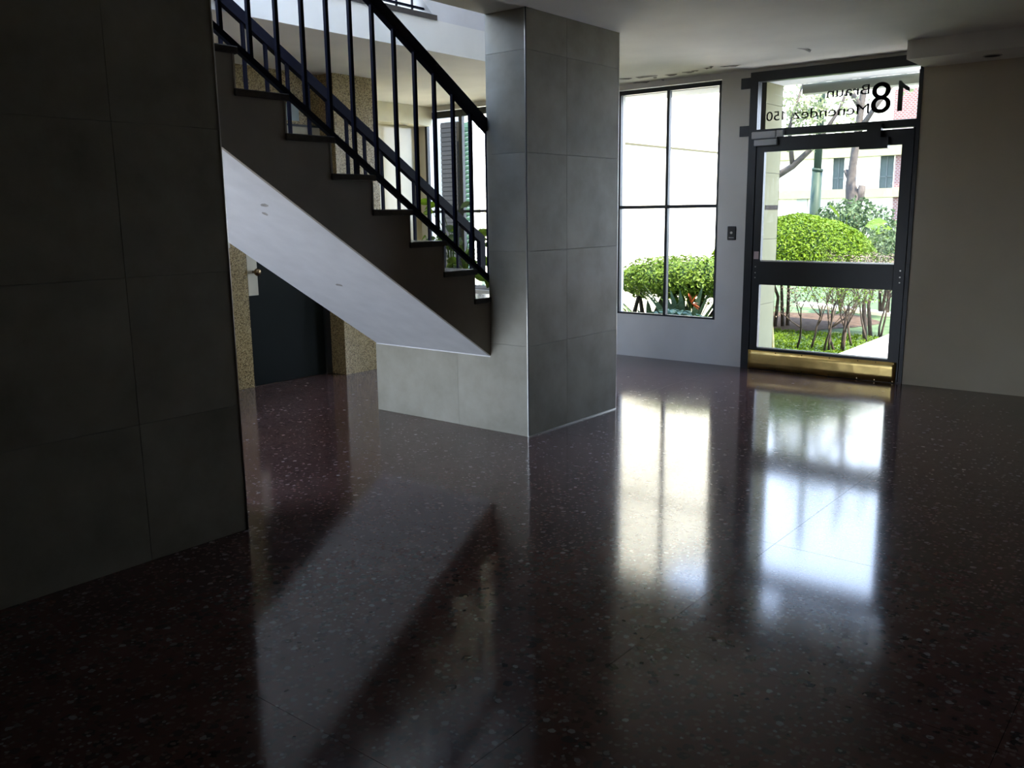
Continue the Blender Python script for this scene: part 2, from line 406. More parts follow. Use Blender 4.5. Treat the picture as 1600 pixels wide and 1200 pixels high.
# ------------------------------------------------------------------ ceiling and hidden walls of the lobby
T = 0.235
ce = MB()
ce.box(XS, 2.6, -2.6, 8.0, ZC, ZC+T)
ce.box(-8.2, XSF, 0.9, 8.0, ZC, ZC+T)
ce.box(XSF, XS, 6.1, 8.0, ZC, ZC+T)
ce = ce.build('ceiling', M['ceiling']); tag(ce, kind='structure')
tag(MB().box(2.5, 2.7, -2.6, 8.0, -0.1, ZC+T).build('wall_right', M['darkwall']), kind='structure')
tag(MB().box(XL, 2.6, -2.7, -2.5, -0.1, ZC+T).build('wall_rear', M['darkwall']), kind='structure')

# left wall with its tiles
wl = MB().box(XS, XL-0.012, -2.6, 2.334, 0.0, ZC).build('wall_left', M['grout']); tag(wl, kind='structure')
zc = [0.0, 0.61, 1.23, 1.85, 2.47, ZC]
yj = [-2.6, -1.872, -0.632, 0.608, 1.848, 2.34]
for a, b in zip(yj[:-1], yj[1:]):
    for c, d in zip(zc[:-1], zc[1:]):
        g = 0.0006
        box('wall_tile', XL-0.012, XL, a+g, b-(g if b < 2.3 else 0.003), c+g, d-g, M['tile'], wl, bev=0.001)
MB().tube([(XL-0.002, 2.340, 0.0), (XL-0.002, 2.340, ZC)], 0.0045, 12).build('corner_trim', M['alu'], wl, True)
# its other side and end, towards the stairs
MB().box(XS-0.012, XS, -2.6, 2.334, 0.0, ZC).build('plaster_back', M['plaster'], wl)

# ------------------------------------------------------------------ pillar and low wall under the stair
YP = 4.54
pil = MB().box(XS+0.001, XL-0.012, YP+0.012, 5.62-0.012, 0, ZC).build('tiled_pillar', M['grout'])
tag(pil, 'grey stone-tiled pillar standing between the stair foot and the lobby window', 'pillar')
g = 0.0006
zs = zc
for c, d in zip(zs[:-1], zs[1:]):
    box('wall_tile', XL-0.012, XL, YP+0.003, 4.98-g, c+g, d-g, M['tile'], pil, bev=0.001)
    box('wall_tile', XL-0.012, XL, 4.98+g, 5.62-0.002, c+g, d-g, M['tile'], pil, bev=0.001)
    if c > 0.1: box('wall_tile', XS, XL-0.004, YP, YP+0.012, c+g, d-g, M['tile'], pil, bev=0.001)
    box('wall_tile', XS, XL-0.004, 5.608, 5.62, c+g, d-g, M['tile'], pil, bev=0.001)
MB().box(XS-0.006, XS, YP+0.001, 5.62, 0.51, ZC).build('side_cladding', M['tile'], pil)
MB().prism([(XL-0.004, g), (-4.16+g, g), (-4.16+g, 0.512), (XS, 0.512), (XS, 0.61-g), (XL-0.004, 0.61-g)], 1, YP, YP+0.012).build('wall_tile', M['tile'], pil)
MB().box(XL-0.0045, XL+0.0012, YP-0.0012, YP+0.0045, 0, ZC).build('corner_trim', M['frame'], pil)
MB().box(XL-0.009, XL-0.0052, YP-0.0015, YP+0.001, 0, ZC).build('corner_trim', M['alu'], pil)
MB().box(XL-0.002, XL+0.004, YP, 5.62, 0, 0.008).build('base_trim', M['alu'], pil)
MB().box(XL-0.003, XL+0.0012, 5.6165, 5.6215, 0, ZC).build('corner_trim', M['alu'], pil)
lw = MB().box(XSF+0.012, XS, YP+0.012, YP+0.16, 0, 0.50).build('wall_understair', M['grout']); tag(lw, kind='structure')
box('wall_tile', XSF, -4.16-g, YP, YP+0.012, g, 0.512, M['tile'], lw, bev=0.001)
box('wall_tile', XSF, XSF+0.012, YP+0.013, 5.9, g, 0.50, M['tile'], lw, bev=0.001)

# ------------------------------------------------------------------ staircase
st = empty('staircase', (-4.43, 4.6, 0), 'stone staircase with dark treads and white soffit rising behind the tiled pillar', 'staircase')
RUN, RISE = 0.288, 0.1937
def yr(k): return 2.652 + RUN*(k-1)
def zt(k):
    return 2.085 - RISE*(k-1) if k <= 7 else 0.923 - 0.1846*(k-7)
K0, K1 = -3, 11
def zs_(y): return 0.51 + 0.6475*(4.56-y)
top = [(0.9, zt(K0)-0.035)]
for k in range(K0, K1+1):
    if k > K0: top.append((yr(k), zt(k)-0.035))
    top.append((yr(k+1), zt(k)-0.035))
bot = [(yr(K1+1), 0.0), (4.565, 0.0), (4.565, zs_(4.565)), (1.36, zs_(1.36)), (0.9, zs_(1.36))]
poly = top + bot
# the core, whose sloping underside is the white soffit
MB().prism(poly, 0, XSF, XS-0.022).build('soffit', M['soffit'], st)
MB().prism(poly, 0, XS-0.022, XS).build('stringer', M['stringer'], st)
MB().prism([(4.558, 0.507), (4.545, 0.507), (4.545, 0.519), (4.558, 0.519)], 0, XSF, XS).build('soffit_bead', M['plaster'], st)
for k in range(K0, K1+1):
    ya = yr(k) if k > K0 else 0.9
    box('tread', XSF+0.001, XS+0.014, ya-0.002, yr(k+1)+0.028, zt(k)-0.035, zt(k), M['tread'], st, bev=0.004)
    if k > K0:
        box('riser', XSF+0.001, XS+0.003, yr(k)-0.002, yr(k)+0.010, zt(k), zt(k-1)-0.035, M['stringer'], st)
# scuffs and chips in the soffit paint
for (sy, sx_, ln) in ((2.98, -4.12, 0.05), (3.05, -4.22, 0.03), (3.75, -4.45, 0.04)):
    z = zs_(sy)
    MB().prism([(sx_-0.01, sy), (sx_+ln, sy+0.006), (sx_+ln*0.6, sy+0.014), (sx_+0.004, sy+0.012)], 2, 0, 0.0006)
    m_ = MB(); n_ = 7
    m_.v = []; m_.f = [tuple(range(n_))]
    rr = random.Random(int(sy*100))
    for q in range(n_):
        a = 2*PI*q/n_; dx = math.cos(a)*ln*rr.uniform(0.5, 1); dy = math.sin(a)*0.018*rr.uniform(0.5, 1)
        m_.v.append((sx_+dx, sy+dy, zs_(sy+dy)-0.0015))
    m_.build('paint_chip', M['flake'], st)

def railing(name, X, ytop, ybot, yb0, label, end_drop):
    r = empty(name, (X, (ytop+ybot)/2, 0.9), label, 'railing', 'iron stair railings')
    def zh(y): return 2.079 + 0.640*(4.535-y) - 0.036
    def zb(y): return 1.026 + 0.6630*(4.54-y) + 0.028
    MB().bar((X, ytop, zh(ytop)), (X, ybot, zh(ybot)), 0.045, 0.066, (1, 0, 0)).build('handrail', M['iron'], r)
    MB().bar((X, ytop, zb(ytop)), (X, ybot, zb(ybot)), 0.030, 0.030, (1, 0, 0)).build('bottom_rail', M['iron'], r)
    y = yb0
    while y < ybot-0.03:
        if y > ytop:
            hgt = (zh(y)-0.02)-(zb(y)-0.01)
            box('baluster', X-0.010, X+0.010, y-0.010, y+0.010, zb(y)-0.01, zb(y)-0.01+round(hgt, 2), M['iron'], r)
        y += 0.1625
    if end_drop:
        MB().box(X-0.022, X+0.022, ybot-0.045, ybot+0.018, zh(ybot)-0.27, zh(ybot)+0.012).build('end_post', M['iron'], r)
    for y in ([yr(3)+0.2, yr(9)+0.2] if end_drop else [yr(3)+0.2, yr(0)+0.2]):
        k = 3 if abs(y-yr(3)-0.2) < 1e-6 else (9 if end_drop else 0)
        MB().box(X-0.012, X+0.012, y-0.012, y+0.012, zt(k), max(zb(y), zt(k)+0.02)).build('foot', M['iron'], r)
    return r
railing('stair_railing', -3.872, 0.95, 5.62, 2.609-0.1625*10, 'blue-black iron railing on the pillar side of the stairs', True)
railing('stair_railing', -4.975, 0.95, 5.77, 3.512-0.1625*15, 'blue-black iron railing on the far side of the stairs, ending in a drop bar', True)

# ------------------------------------------------------------------ stairwell above
sw = MB()
sw.prism([(5.31, ZC+T), (6.9, ZC+T), (6.9, 5.4), (3.4, 5.4), (3.4, 4.55)], 0, XSF-0.12, XSF)
tag(sw.build('wall_stairwell', M['plaster']), kind='structure')
tag(MB().box(XS, XS+0.2, 0.9, 7.1, ZC+T, 5.4).build('wall_landing', M['plaster']), kind='structure')
tag(MB().box(-7.2, XS+0.2, 6.9, 7.1, ZC+T, 5.4).build('wall_upper_front', M['plaster']), kind='structure')
up = MB()
up.box(-7.2, -7.0, 0.9, 7.1, ZC+T, 3.05); up.box(-7.2, -7.0, 0.9, 1.7, 3.05, 5.4); up.box(-7.2, -7.0, 5.9, 7.1, 3.05, 5.4); up.box(-7.2, -7.0, 1.7, 5.9, 5.2, 5.4)
tag(up.build('wall_upper_left', M['plaster']), kind='structure')
tag(MB().box(-7.2, -5.1, 0.7, 7.1, 5.4, 5.6).box(-5.1, XS+0.2, 0.7, 1.5, 5.4, 5.6).box(-5.1, XS+0.2, 4.14, 7.1, 5.4, 5.6).build('ceiling_upper', M['ceiling']), kind='structure')
sk5 = MB().box(-5.1, -5.06, 1.5, 4.14, 5.45, 5.55).box(XS+0.16, XS+0.2, 1.5, 4.14, 5.45, 5.55).build('window_5', M['frame']); tag(sk5, kind='structure')
for y in (1.5, 2.8, 4.1): MB().box(-5.06, XS+0.16, y, y+0.04, 5.45, 5.55).build('skylight_bar', M['frame'], sk5)
for y in (1.54, 2.84): MB().box(-5.06, XS+0.16, y, y+1.24, 5.52, 5.526).build('pane', M['glass'], sk5)
rb = MB()
rb.box(-7.2, XS+0.2, 0.7, 0.9, ZC+T, 3.0); rb.box(-7.2, XS+0.2, 0.7, 0.9, 5.3, 5.4)
rb.box(-7.2, -6.6, 0.7, 0.9, 3.0, 5.3); rb.box(-3.95, XS+0.2, 0.7, 0.9, 3.0, 5.3)
tag(rb.build('wall_upper_rear', M['plaster']), kind='structure')
wu = MB()
wu.box(-7.1, -7.05, 1.7, 5.9, 3.05, 3.1); wu.box(-7.1, -7.05, 1.7, 5.9, 5.15, 5.2)
wu = wu.build('window_3', M['frame']); tag(wu, kind='structure')
for y in (1.7, 2.75, 3.8, 4.85, 5.87): MB().box(-7.1, -7.05, y, y+0.03, 3.1, 5.15).build('mullion', M['frame'], wu)
ng = MB().box(XSF-0.10, XSF+0.012, 1.0, 5.305, ZC+T-0.003, ZC+T+0.035).build('trim_1', M['tread']); tag(ng, kind='structure')
ur = empty('landing_railing', (XSF-0.06, 3.2, ZC+T+0.035), 'thin metal railing on the upper landing above the stairs', 'railing')
for z in (3.025, 3.9): MB().bar((XSF-0.05, 1.2, z), (XSF-0.05, 5.22 if z < 3.5 else 4.3, z), 0.02, 0.016, (1, 0, 0)).build('rail', M['iron'], ur)
for k in range(24):
    y = 1.3+k*0.165
    MB().box(XSF-0.057, XSF-0.043, y-0.006, y+0.006, ZC+T+0.035, min(3.9, 3.9 if y < 4.3 else 2.95+(5.45-y)*0.62)).build('bar', M['iron'], ur)

# ------------------------------------------------------------------ lift hall behind the stairs
XE = -6.57
we = MB()
we.box(-6.95, XE, 0.9, 4.525, 0, ZC); we.box(-6.95, XE, 4.525, 5.40, 2.27, ZC); we.box(-6.95, XE, 5.40, 5.92, 0, ZC)
we.box(-6.57, -5.75, 3.45, 3.65, 0, ZC)  # unseen granite fin added to shade the pilaster and dark door
we = we.build('wall_lift', M['granite']); tag(we, kind='structure')
MB().box(XE, -6.37, 5.40, 5.92, 0, ZC).build('granite_pier', M['granite'], we)
MB().box(-6.7, XE-0.01, 4.525, 5.40, 2.05, 2.255).build('cream_header', M['cream'], we)
MB().box(-6.7, XE+0.006, 4.525, 5.40, 2.255, 2.272).build('header_trim', M['frame'], we)
d3 = MB().box(-6.68, XE-0.02, 4.53, 5.34, 0.004, 2.05).build('door_2', M['darkdoor']); tag(d3, kind='structure')
MB().box(-6.7, XE+0.004, 5.34, 5.40, 0.0, 2.05).build('door_jamb', M['frame'], d3)
MB().box(XE-0.02, XE-0.012, 4.537, 4.635, 0.80, 1.20).build('knob_plate', M['cream'], d3)
kb = MB().tube([(XE-0.012, 4.595, 1.003), (XE+0.02, 4.595, 1.003), (XE+0.035, 4.595, 1.003), (XE+0.055, 4.595, 1.003), (XE+0.07, 4.595, 1.003), (XE+0.075, 4.595, 1.003)], [0.013, 0.013, 0.028, 0.036, 0.026, 0.004], 14)
kb.build('door_knob', M['bronze'], d3, True)
cp = box('call_plate', XE, XE+0.012, 4.08, 4.37, 1.215, 1.5, M['cream'], None, bev=0.003)
tag(cp, 'cream metal plate fixed to the granite beside the dark door', 'wall plate')
for z in (1.27, 1.4):
    MB().tube([(XE+0.012, 4.32, z), (XE+0.016, 4.32, z)], 0.008, 10).build('screw', M['bronze'], cp)
no = box('wall_notice', XE, XE+0.005, 4.985, 5.165, 2.30, 2.44, plain('pale_blue_card', (0.25, 0.32, 0.33), 0.3), None)
tag(no, 'pale blue-grey notice on the granite above the dark door', 'notice')
# far side: cream panel wall and soffit box
wf = MB().box(-8.2, -7.75, 5.92, 8.0, 0, ZC).box(-8.2, -6.95, 5.72, 5.92, 0, ZC).build('wall_far', M['creampanel']); tag(wf, kind='structure')
tag(MB().box(-7.75, -7.53, 5.92, YF, 2.5, ZC).build('trim_2', M['creampaint']), kind='structure')
# rear glazing of the lift hall, towards the courtyard
wr = MB()
wr.box(-6.95, XS, 0.75, 0.9, 2.1, ZC+T); wr.box(-6.95, -6.5, 0.75, 0.9, 0, 2.55)
tag(wr.build('wall_courtyard', M['plaster']), kind='structure')
wg = MB().box(-6.5, XS, 0.80, 0.85, 0, 0.06).box(-6.5, XS, 0.80, 0.85, 2.04, 2.10).build('window_4', M['frame']); tag(wg, kind='structure')
for x in (-6.5, -5.2, -3.92): MB().box(x, x+0.05, 0.80, 0.85, 0.06, 2.04).build('mullion', M['frame'], wg)
for a, b in ((-6.45, -5.2), (-5.15, -3.92)): MB().box(a, b, 0.822, 0.828, 0.06, 2.04).build('pane', M['glass'], wg)

# ------------------------------------------------------------------ recessed downlights
def downlight(x, y, z, r, label):
    o = MB(); n = 24
    for rr, zz in ((r, 0), (r*1.18, 0), (r*1.18, -0.006), (r, -0.006)):
        for k in range(n): o.v.append((x+rr*math.cos(2*PI*k/n), y+rr*math.sin(2*PI*k/n), z+zz))
    for i in range(4):
        for k in range(n):
            o.f.append((i*n+k, i*n+(k+1) % n, ((i+1) % 4)*n+(k+1) % n, ((i+1) % 4)*n+k))
    root = empty('recessed_downlight', (x, y, z), label, 'ceiling light', 'unlit recessed downlights')
    o.build('ring', M['steel'], root)
    MB().tube([(x, y, z-0.001), (x, y, z-0.003)], r*0.99, 20).build('hollow_shade', M['hole'], root)  # flat dark disc painted as the shade inside the fitting
downlight(-1.54, 7.62, 2.58, 0.055, 'unlit recessed downlight under the boxed soffit right of the door')
downlight(-6.36, 4.98, ZC, 0.06, 'unlit recessed downlight in the ceiling by the granite wall')
downlight(-7.64, 7.5, 2.5, 0.05, 'unlit recessed downlight under the far cream soffit')

# ------------------------------------------------------------------ front wall
YB = 8.0
fw = MB()
fw.box(-5.25, -4.945, YF, YB, 0, ZC)                    # beside the window, behind the pillar
fw.box(-4.945, -3.83, YF, YB, 0, 0.425)                  # below
fw.box(-4.945, -3.83, YF, YB, 2.665, ZC)
fw.box(-3.83, -3.545, YF, YB, 0, ZC)
fw.box(-3.545, -2.078, YF, YB, 2.69, ZC)
tag(fw.build('wall_front', M['frontwall']), kind='structure')
fr_ = MB().box(-2.078, 2.6, YF, YB, 0, ZC).build('wall_front_right', M['panel']); tag(fr_, kind='structure')
tag(MB().box(-2.075, 2.5, 7.36, YF, 2.58, ZC).build('trim_3', M['ceiling']), kind='structure')
fg = MB(); fg.box(-8.2, -5.25, YF, YB, 0, 0.28); fg.box(-8.2, -5.25, YF, YB, 2.665, ZC); fg.box(-8.2, -7.65, YF, YB, 0.28, 2.665)
tag(fg.build('wall_front_left', M['frontwall']), kind='structure')

def window(name, x0, x1, z0, z1, xm, zm, fwid=0.028, mull=0.030, deep=0.04):
    w_ = MB()
    w_.box(x0, x1, YF-0.002, YF+deep, z1-fwid*1.5, z1); w_.box(x0, x1, YF-0.002, YF+deep, z0, z0+fwid*0.7)
    w_.box(x0, x0+fwid*0.7, YF-0.002, YF+deep, z0, z1); w_.box(x1-fwid*0.5, x1, YF-0.002, YF+deep, z0, z1)
    o = w_.build(name, M['frame']); tag(o, kind='structure')
    xs = [x0+fwid*0.7]+list(xm)+[x1-fwid*0.5]
    for x in xm: MB().box(x-mull/2, x+mull/2, YF-0.004, YF+deep, z0+0.01, z1-0.01).build('mullion', M['frame'], o)
    MB().box(x0+0.01, x1-0.005, YF-0.003, YF+deep, zm-0.016, zm+0.016).build('transom_bar', M['frame'], o)
    for a, b in zip(xs[:-1], xs[1:]):
        for c, d in ((z0+0.02, zm-0.016), (zm+0.016, z1-0.04)):
            box('pane', a+mull/2*(a in xm), b-mull/2*(b in xm), YF+0.014, YF+0.019, c, d, M['glass'], o)
    return o
window('window_1', -4.935, -3.838, 0.436, 2.655, [-4.382], 1.520)
window('window_2', -7.65, -5.25, 0.28, 2.655, [-7.08, -6.48, -5.86], 1.505, fwid=0.05, mull=0.05)
MB().box(-4.945, -3.83, YF-0.006, YF+0.002, 0.424, 0.438).build('trim_4', M['frontwall'])['kind'] = 'structure'

# ------------------------------------------------------------------ entrance door
dj = MB()
dj.box(-3.545, -3.470, YF-0.01, YF+0.07, 0, 2.69)
dj.box(-2.108, -2.078, YF-0.01, YF+0.07, 0, 2.57); dj.box(-2.108, -2.078, YF+0.01, YF+0.07, 2.57, 2.69)
dj.box(-3.470, -2.078, YF-0.01, YF+0.07, 2.605, 2.69)
dj.box(-3.470, -2.108, YF-0.01, YF+0.07, 2.128, 2.190)
dr = dj.build('door_1', M['frame']); tag(dr, kind='structure')
MB().box(-2.14, -2.09, YF+0.045, YF+0.07, 0, 2.128).box(-3.49, -3.43, YF+0.045, YF+0.07, 0, 2.128).build('door_stop', M['frame'], dr)
MB().box(-3.47, -2.108, YF+0.0, YF+0.075, 0, 0.0125).build('threshold', M['frame'], dr)
tp = box('transom_pane', -3.47, -2.108, YF+0.02, YF+0.026, 2.19, 2.605, M['glass'], dr)
for z0_, z1_ in ((2.554, 2.648), (2.137, 2.230)):
    box('frame_lug', -3.635, -3.545, YF-0.012, YF, z0_, z1_, M['frame'], dr)
lf = MB()
lf.box(-3.462, -3.390, YF-0.005, YF+0.04, 0.012, 2.116)
lf.box(-2.206, -2.116, YF-0.005, YF+0.04, 0.012, 2.116)
lf.box(-3.390, -2.206, YF-0.005, YF+0.04, 1.991, 2.116)
lf.box(-3.390, -2.206, YF-0.012, YF+0.04, 0.797, 1.010)
lf.box(-3.390, -2.206, YF-0.005, YF+0.04, 0.012, 0.200)
leaf = lf.build('door_leaf', M['frame'], dr)
box('pane', -3.39, -2.206, YF+0.015, YF+0.021, 1.010, 1.991, M['glass'], leaf)
box('pane', -3.39, -2.206, YF+0.015, YF+0.021, 0.200, 0.797, M['glass'], leaf)
for z in (1.010, 0.200): MB().box(-3.39, -2.206, YF+0.004, YF+0.014, z, z+0.012).build('glazing_bead', M['alu'], leaf)
# brass kick plate, rippled a little like thin sheet
kp = MB(); nx, nz_ = 40, 3; rr = random.Random(4)
xs = [-3.470+(1.340)*i/nx for i in range(nx+1)]
bulge = [0.0016*math.sin(i*0.9)+0.0022*math.sin(i*0.43+1)*(i/nx)+rr.uniform(-1, 1)*0.0008 for i in range(nx+1)]
for j in range(nz_+1):
    z = 0.004+0.176*j/nz_
    for i in range(nx+1): kp.v.append((xs[i], YF-0.012-abs(bulge[i])*(1.0 if 0 < j < nz_ else 0.7), z))
for j in range(nz_):
    for i in range(nx): a = j*(nx+1)+i; kp.f.append((a, a+1, a+nx+2, a+nx+1))
kpo = kp.build('kick_plate', M['brass'], leaf, True)
so = kpo.modifiers.new('thick', 'SOLIDIFY'); so.thickness = 0.0015
for x in (-3.45, -3.2, -2.95, -2.7, -2.45, -2.3, -2.15):
    for z in (0.014, 0.168):
        MB().tube([(x, YF-0.012, z), (x, YF-0.017, z)], 0.005, 8).build('screw', M['bronze'], kpo)
# closer, magnet lock, sticker, hinges
cl = MB().box(-2.53, -2.30, YF-0.075, YF-0.005, 1.965, 2.055).box(-2.475, -2.36, YF-0.075, YF-0.01, 2.055, 2.165).build('door_closer', M['frame'], dr)
MB().bar((-2.42, YF-0.05, 2.165), (-2.62, YF-0.04, 2.172), 0.02, 0.008, (0, 1, 0)).build('closer_arm', M['frame'], cl)
ml = box('magnet_lock', -3.500, -3.275, YF-0.055, YF-0.008, 2.105, 2.168, M['greyplastic'], dr, bev=0.006)
box('lock_block', -3.268, -3.205, YF-0.05, YF-0.008, 2.115, 2.172, M['greyplastic'], ml, bev=0.004)
box('armature', -3.478, -3.262, YF-0.045, YF-0.006, 2.045, 2.100, M['greyplastic'], leaf, bev=0.004)
box('sticker', -3.452, -3.405, YF-0.0075, YF-0.004, 1.03, 1.10, M['sticker'], leaf)
for x in (-3.432, -2.150):
    for z in (0.86, 0.905, 0.96):
        MB().tube([(x, YF-0.004, z), (x, YF-0.010, z)], 0.006, 8).build('screw', M['steel'], leaf)

def text(name, s, x, z, cap, width, parent, mat):
    cu = bpy.data.curves.new('txt', 'FONT'); cu.body = s; cu.size = 1.0; cu.extrude = 0.0; cu.space_character = 1.0
    tmp = bpy.data.objects.new('txt', cu); COL.objects.link(tmp)
    dg = bpy.context.evaluated_depsgraph_get(); dg.update()
    me = bpy.data.meshes.new_from_object(tmp.evaluated_get(dg))
    bpy.data.objects.remove(tmp)
    xs = [v.co.x for v in me.vertices]; ys = [v.co.y for v in me.vertices]
    sxx = width/(max(xs)-min(xs)); syy = cap/max(ys)
    x_0 = min(xs)
    for v in me.vertices:
        a, b = v.co.x, v.co.y
        v.co = (-(a-x_0)*sxx, 0, b*syy)      # read from the street
    # a slightly heavier stroke
    bm = bmesh.new()
    for dx in (-0.011, 0.0, 0.011):
        q = me.copy(); q.transform(Matrix.Translation((dx*cap, 0, 0))); bm.from_mesh(q); bpy.data.meshes.remove(q)
    bm.to_mesh(me); bm.free(); me.update()
    o = link(name, me, mat, (x, YF+0.0285, z), parent)
    return o
def numeral_one(x, z, cap, width):
    ps = [(.28, 0), (.45, 0), (.45, 1), (.36, 1), (.30, .92), (.20, .83), (.06, .76), (.06, .62), (.18, .67), (.28, .74)]
    mesh_obj('lettering', [(x-(p[0]-.06)/.39*width, YF+0.0285, z+p[1]*cap) for p in ps], [tuple(range(len(ps)))], M['letter'], tp)
numeral_one(-2.184, 2.262, 0.240, 0.090)
numeral_one(-3.222, 2.262, 0.080, 0.034)
text('lettering', '8', -2.330, 2.258, 0.247, 0.155, tp, M['letter'])
text('lettering', '50', -3.277, 2.262, 0.080, 0.122, tp, M['letter'])
text('lettering', 'Braun', -2.505, 2.418, 0.080, 0.355, tp, M['letter'])
text('lettering', 'Menendez', -2.500, 2.262, 0.082, 0.648, tp, M['letter'])

# door release button
sb = box('door_button', -3.722, -3.638, YF-0.014, YF, 1.203, 1.330, M['blackplastic'], None, bev=0.004)
tag(sb, 'black exit button plate on the pale wall between window and door', 'switch')
MB().tube([(-3.68, YF-0.014, 1.27), (-3.68, YF-0.019, 1.27)], 0.012, 12).build('button', M['steel'], sb)
MB().box(-3.705, -3.655, YF-0.015, YF-0.0135, 1.222, 1.228).build('mark', M['greyplastic'], sb)

# ------------------------------------------------------------------ damaged ceiling paint, and one downlight rim built as a flake
def flake(x, y, rx, ry, rot, seed, curl=0.02):
    rr = random.Random(seed); n = 11; v = []; 
    ps = []
    for k in range(n):
        a = 2*PI*k/n; q = rr.uniform(0.6, 1.0)
        ps.append((math.cos(a)*rx*q, math.sin(a)*ry*q))
    m_ = MB(); c, s = math.cos(rot), math.sin(rot)
    for (a, b) in [(0, 0)]+ps:
        d = 0.002 + curl*max(0, b/ry)**2*rr.uniform(0.5, 1)
        m_.v.append((x+a*c-b*s, y+a*s+b*c, ZC-d))
    for k in range(n): m_.f.append((0, 1+(k+1) % n, 1+k))
    m_.build('paint_flake', M['flake'], ce)
for i, (x, y, rx, ry, rot) in enumerate(((-4.64, 7.49, 0.09, 0.018, 0.5), (-4.43, 7.52, 0.12, 0.045, 0.2), (-4.40, 7.63, 0.03, 0.02, 0), (-4.42, 7.82, 0.02, 0.03, 0.3),
        (-4.2, 7.58, 0.07, 0.02, 0.3), (-4.02, 7.56, 0.07, 0.035, 0.1), (-3.93, 7.53, 0.05, 0.015, 0.3), (-3.78, 7.47, 0.05, 0.012, 0.4), (-3.72, 7.42, 0.03, 0.02, 0.2), (-3.57, 7.50, 0.11, 0.02, 0.25), (-4.65, 7.8, 0.12, 0.03, 0.1))):
    flake(x, y, rx, ry, rot, i+1)
flake(-2.785, 7.16, 0.03, 0.10, -0.35, 40, 0.03)  # flake shape standing in for the rim of a recessed downlight

# ------------------------------------------------------------------ outside: ground
GZ = -0.10
gd = MB().box(-60, 30, 8.0, 70, GZ-0.2, GZ).build('ground_lawn', M['lawn']); tag(gd, 'patchy green lawn stretching from the entrance to the street', 'lawn', kind='structure')
tag(MB().prism([(-3.22, 8.0), (0.6, 8.0), (0.6, 30), (-3.26, 30), (-3.24, 11.6), (-3.22, 9.9)], 2, GZ, GZ+0.03).build('garden_path', M['concrete']), 'pale concrete path leading from the door', 'path', kind='structure')
tag(MB().box(-6.2, -3.8, 8.0, 8.75, GZ, GZ+0.03).build('bounce_strip', M['concrete']), 'unseen pale strip added under the window to bounce daylight indoors', 'paving', kind='structure')  # unseen strip added to bounce daylight onto the lobby ceiling
tag(MB().box(-14, -6.4, 8.0, 14, GZ, GZ+0.03).build('bounce_yard', M['yard']), 'unseen pale paving added to bounce warm light through the far glazing', 'paving', kind='structure')  # unseen paving laid to bounce warm light into the lift hall
tag(MB().box(-3.5, -0.5, 8.0, 8.5, GZ, -0.02).build('door_step', M['concrete']), kind='structure')['label'] = 'pale concrete step outside the glazed door'
tag(mesh_obj('mulch_patch', [(-4.75+1.0*math.cos(a)*(1+.12*math.sin(3*a)), 12.5+1.15*math.sin(a)*(1+.1*math.cos(5*a)), GZ+0.006) for a in [2*PI*i/28 for i in range(28)]], [tuple(range(28))], M['earth']), 'brown leaf litter on the lawn behind the woody stems', 'leaf litter', kind='stuff')
rr = random.Random(8)
kk = MB().bar((-5.55, 14.6, GZ+0.03), (-3.75, 13.75, GZ+0.02), 0.06, 0.24, (0, 0, 1)).build('kerb_stone', M['whitewall']); tag(kk, 'white kerb strip crossing the lawn', 'kerb')
# loose grass blades near the path
rng = np.random.default_rng(3)
gx = rng.uniform(-5.2, -3.26, 5000); gy = rng.uniform(8.8, 11.4, 5000)
gp = np.stack([gx, gy, np.full(5000, GZ+0.012)], 1)
tag(leaf_mesh('grass_blades', gp, np.tile([0, 0, 0.2], (5000, 1)), 0.03, M['hedge'], None, 5, 0.25, 1.0), 'short grass blades on the lawn by the path', 'grass', kind='stuff')

# pilaster outside the door, clad in cream slabs, with a vent
pl = MB().box(-3.80, -3.458, YB, 8.372, GZ, 2.62).build('outside_pilaster', M['grout']); tag(pl, 'cream clad pilaster outside, left of the glazed door', 'pilaster')
for a, b in ((GZ, 0.59), (0.59, 1.205), (1.205, 1.815), (1.815, 2.43), (2.43, 2.62)):
    box('cladding_slab', -3.458, -3.45, YB, 8.38, a+0.002, b-0.002, M['creamwall'], pl)
    box('cladding_slab', -3.80, -3.45, 8.372, 8.38, a+0.002, b-0.002, M['creamwall'], pl)
box('vent_slot', -3.451, -3.446, 8.07, 8.37, 1.478, 1.520, M['bark'], pl)
# canopy
tag(MB().box(-5.2, 2.5, YB, 8.40, 2.62, 2.85).build('entrance_canopy', M['plaster']), 'white canopy slab above the entrance and window', 'canopy')
tag(MB().box(-3.28, 0.5, 8.41, 8.55, 2.535, 2.62).build('canopy_beam', M['canopybeam']), 'grey-green beam along the canopy edge above the door', 'beam')
# building above the ground floor
tag(MB().box(XS+0.2, 2.7, -2.7, 8.0, ZC+T, 5.6).build('wall_upper_block', M['whitewall']), kind='structure')

# wing of the building seen through the window
wing = empty('garden_wall', (-6.3, 12, GZ), 'tall white rendered wall with one thin string line outside the window', 'wall')
MB().box(-6.4, -6.2, YB+1.75, 14.0, GZ, 3.90).build('wall', M['whitewall'], wing)
MB().box(-6.43, -6.17, YB+1.75, 14.0, 3.90, 3.97).build('coping', M['whitewall'], wing)
MB().box(-6.2, -6.188, YB+1.75, 14.0, 2.325, 2.350).build('string_line', M['canopyline'], wing)

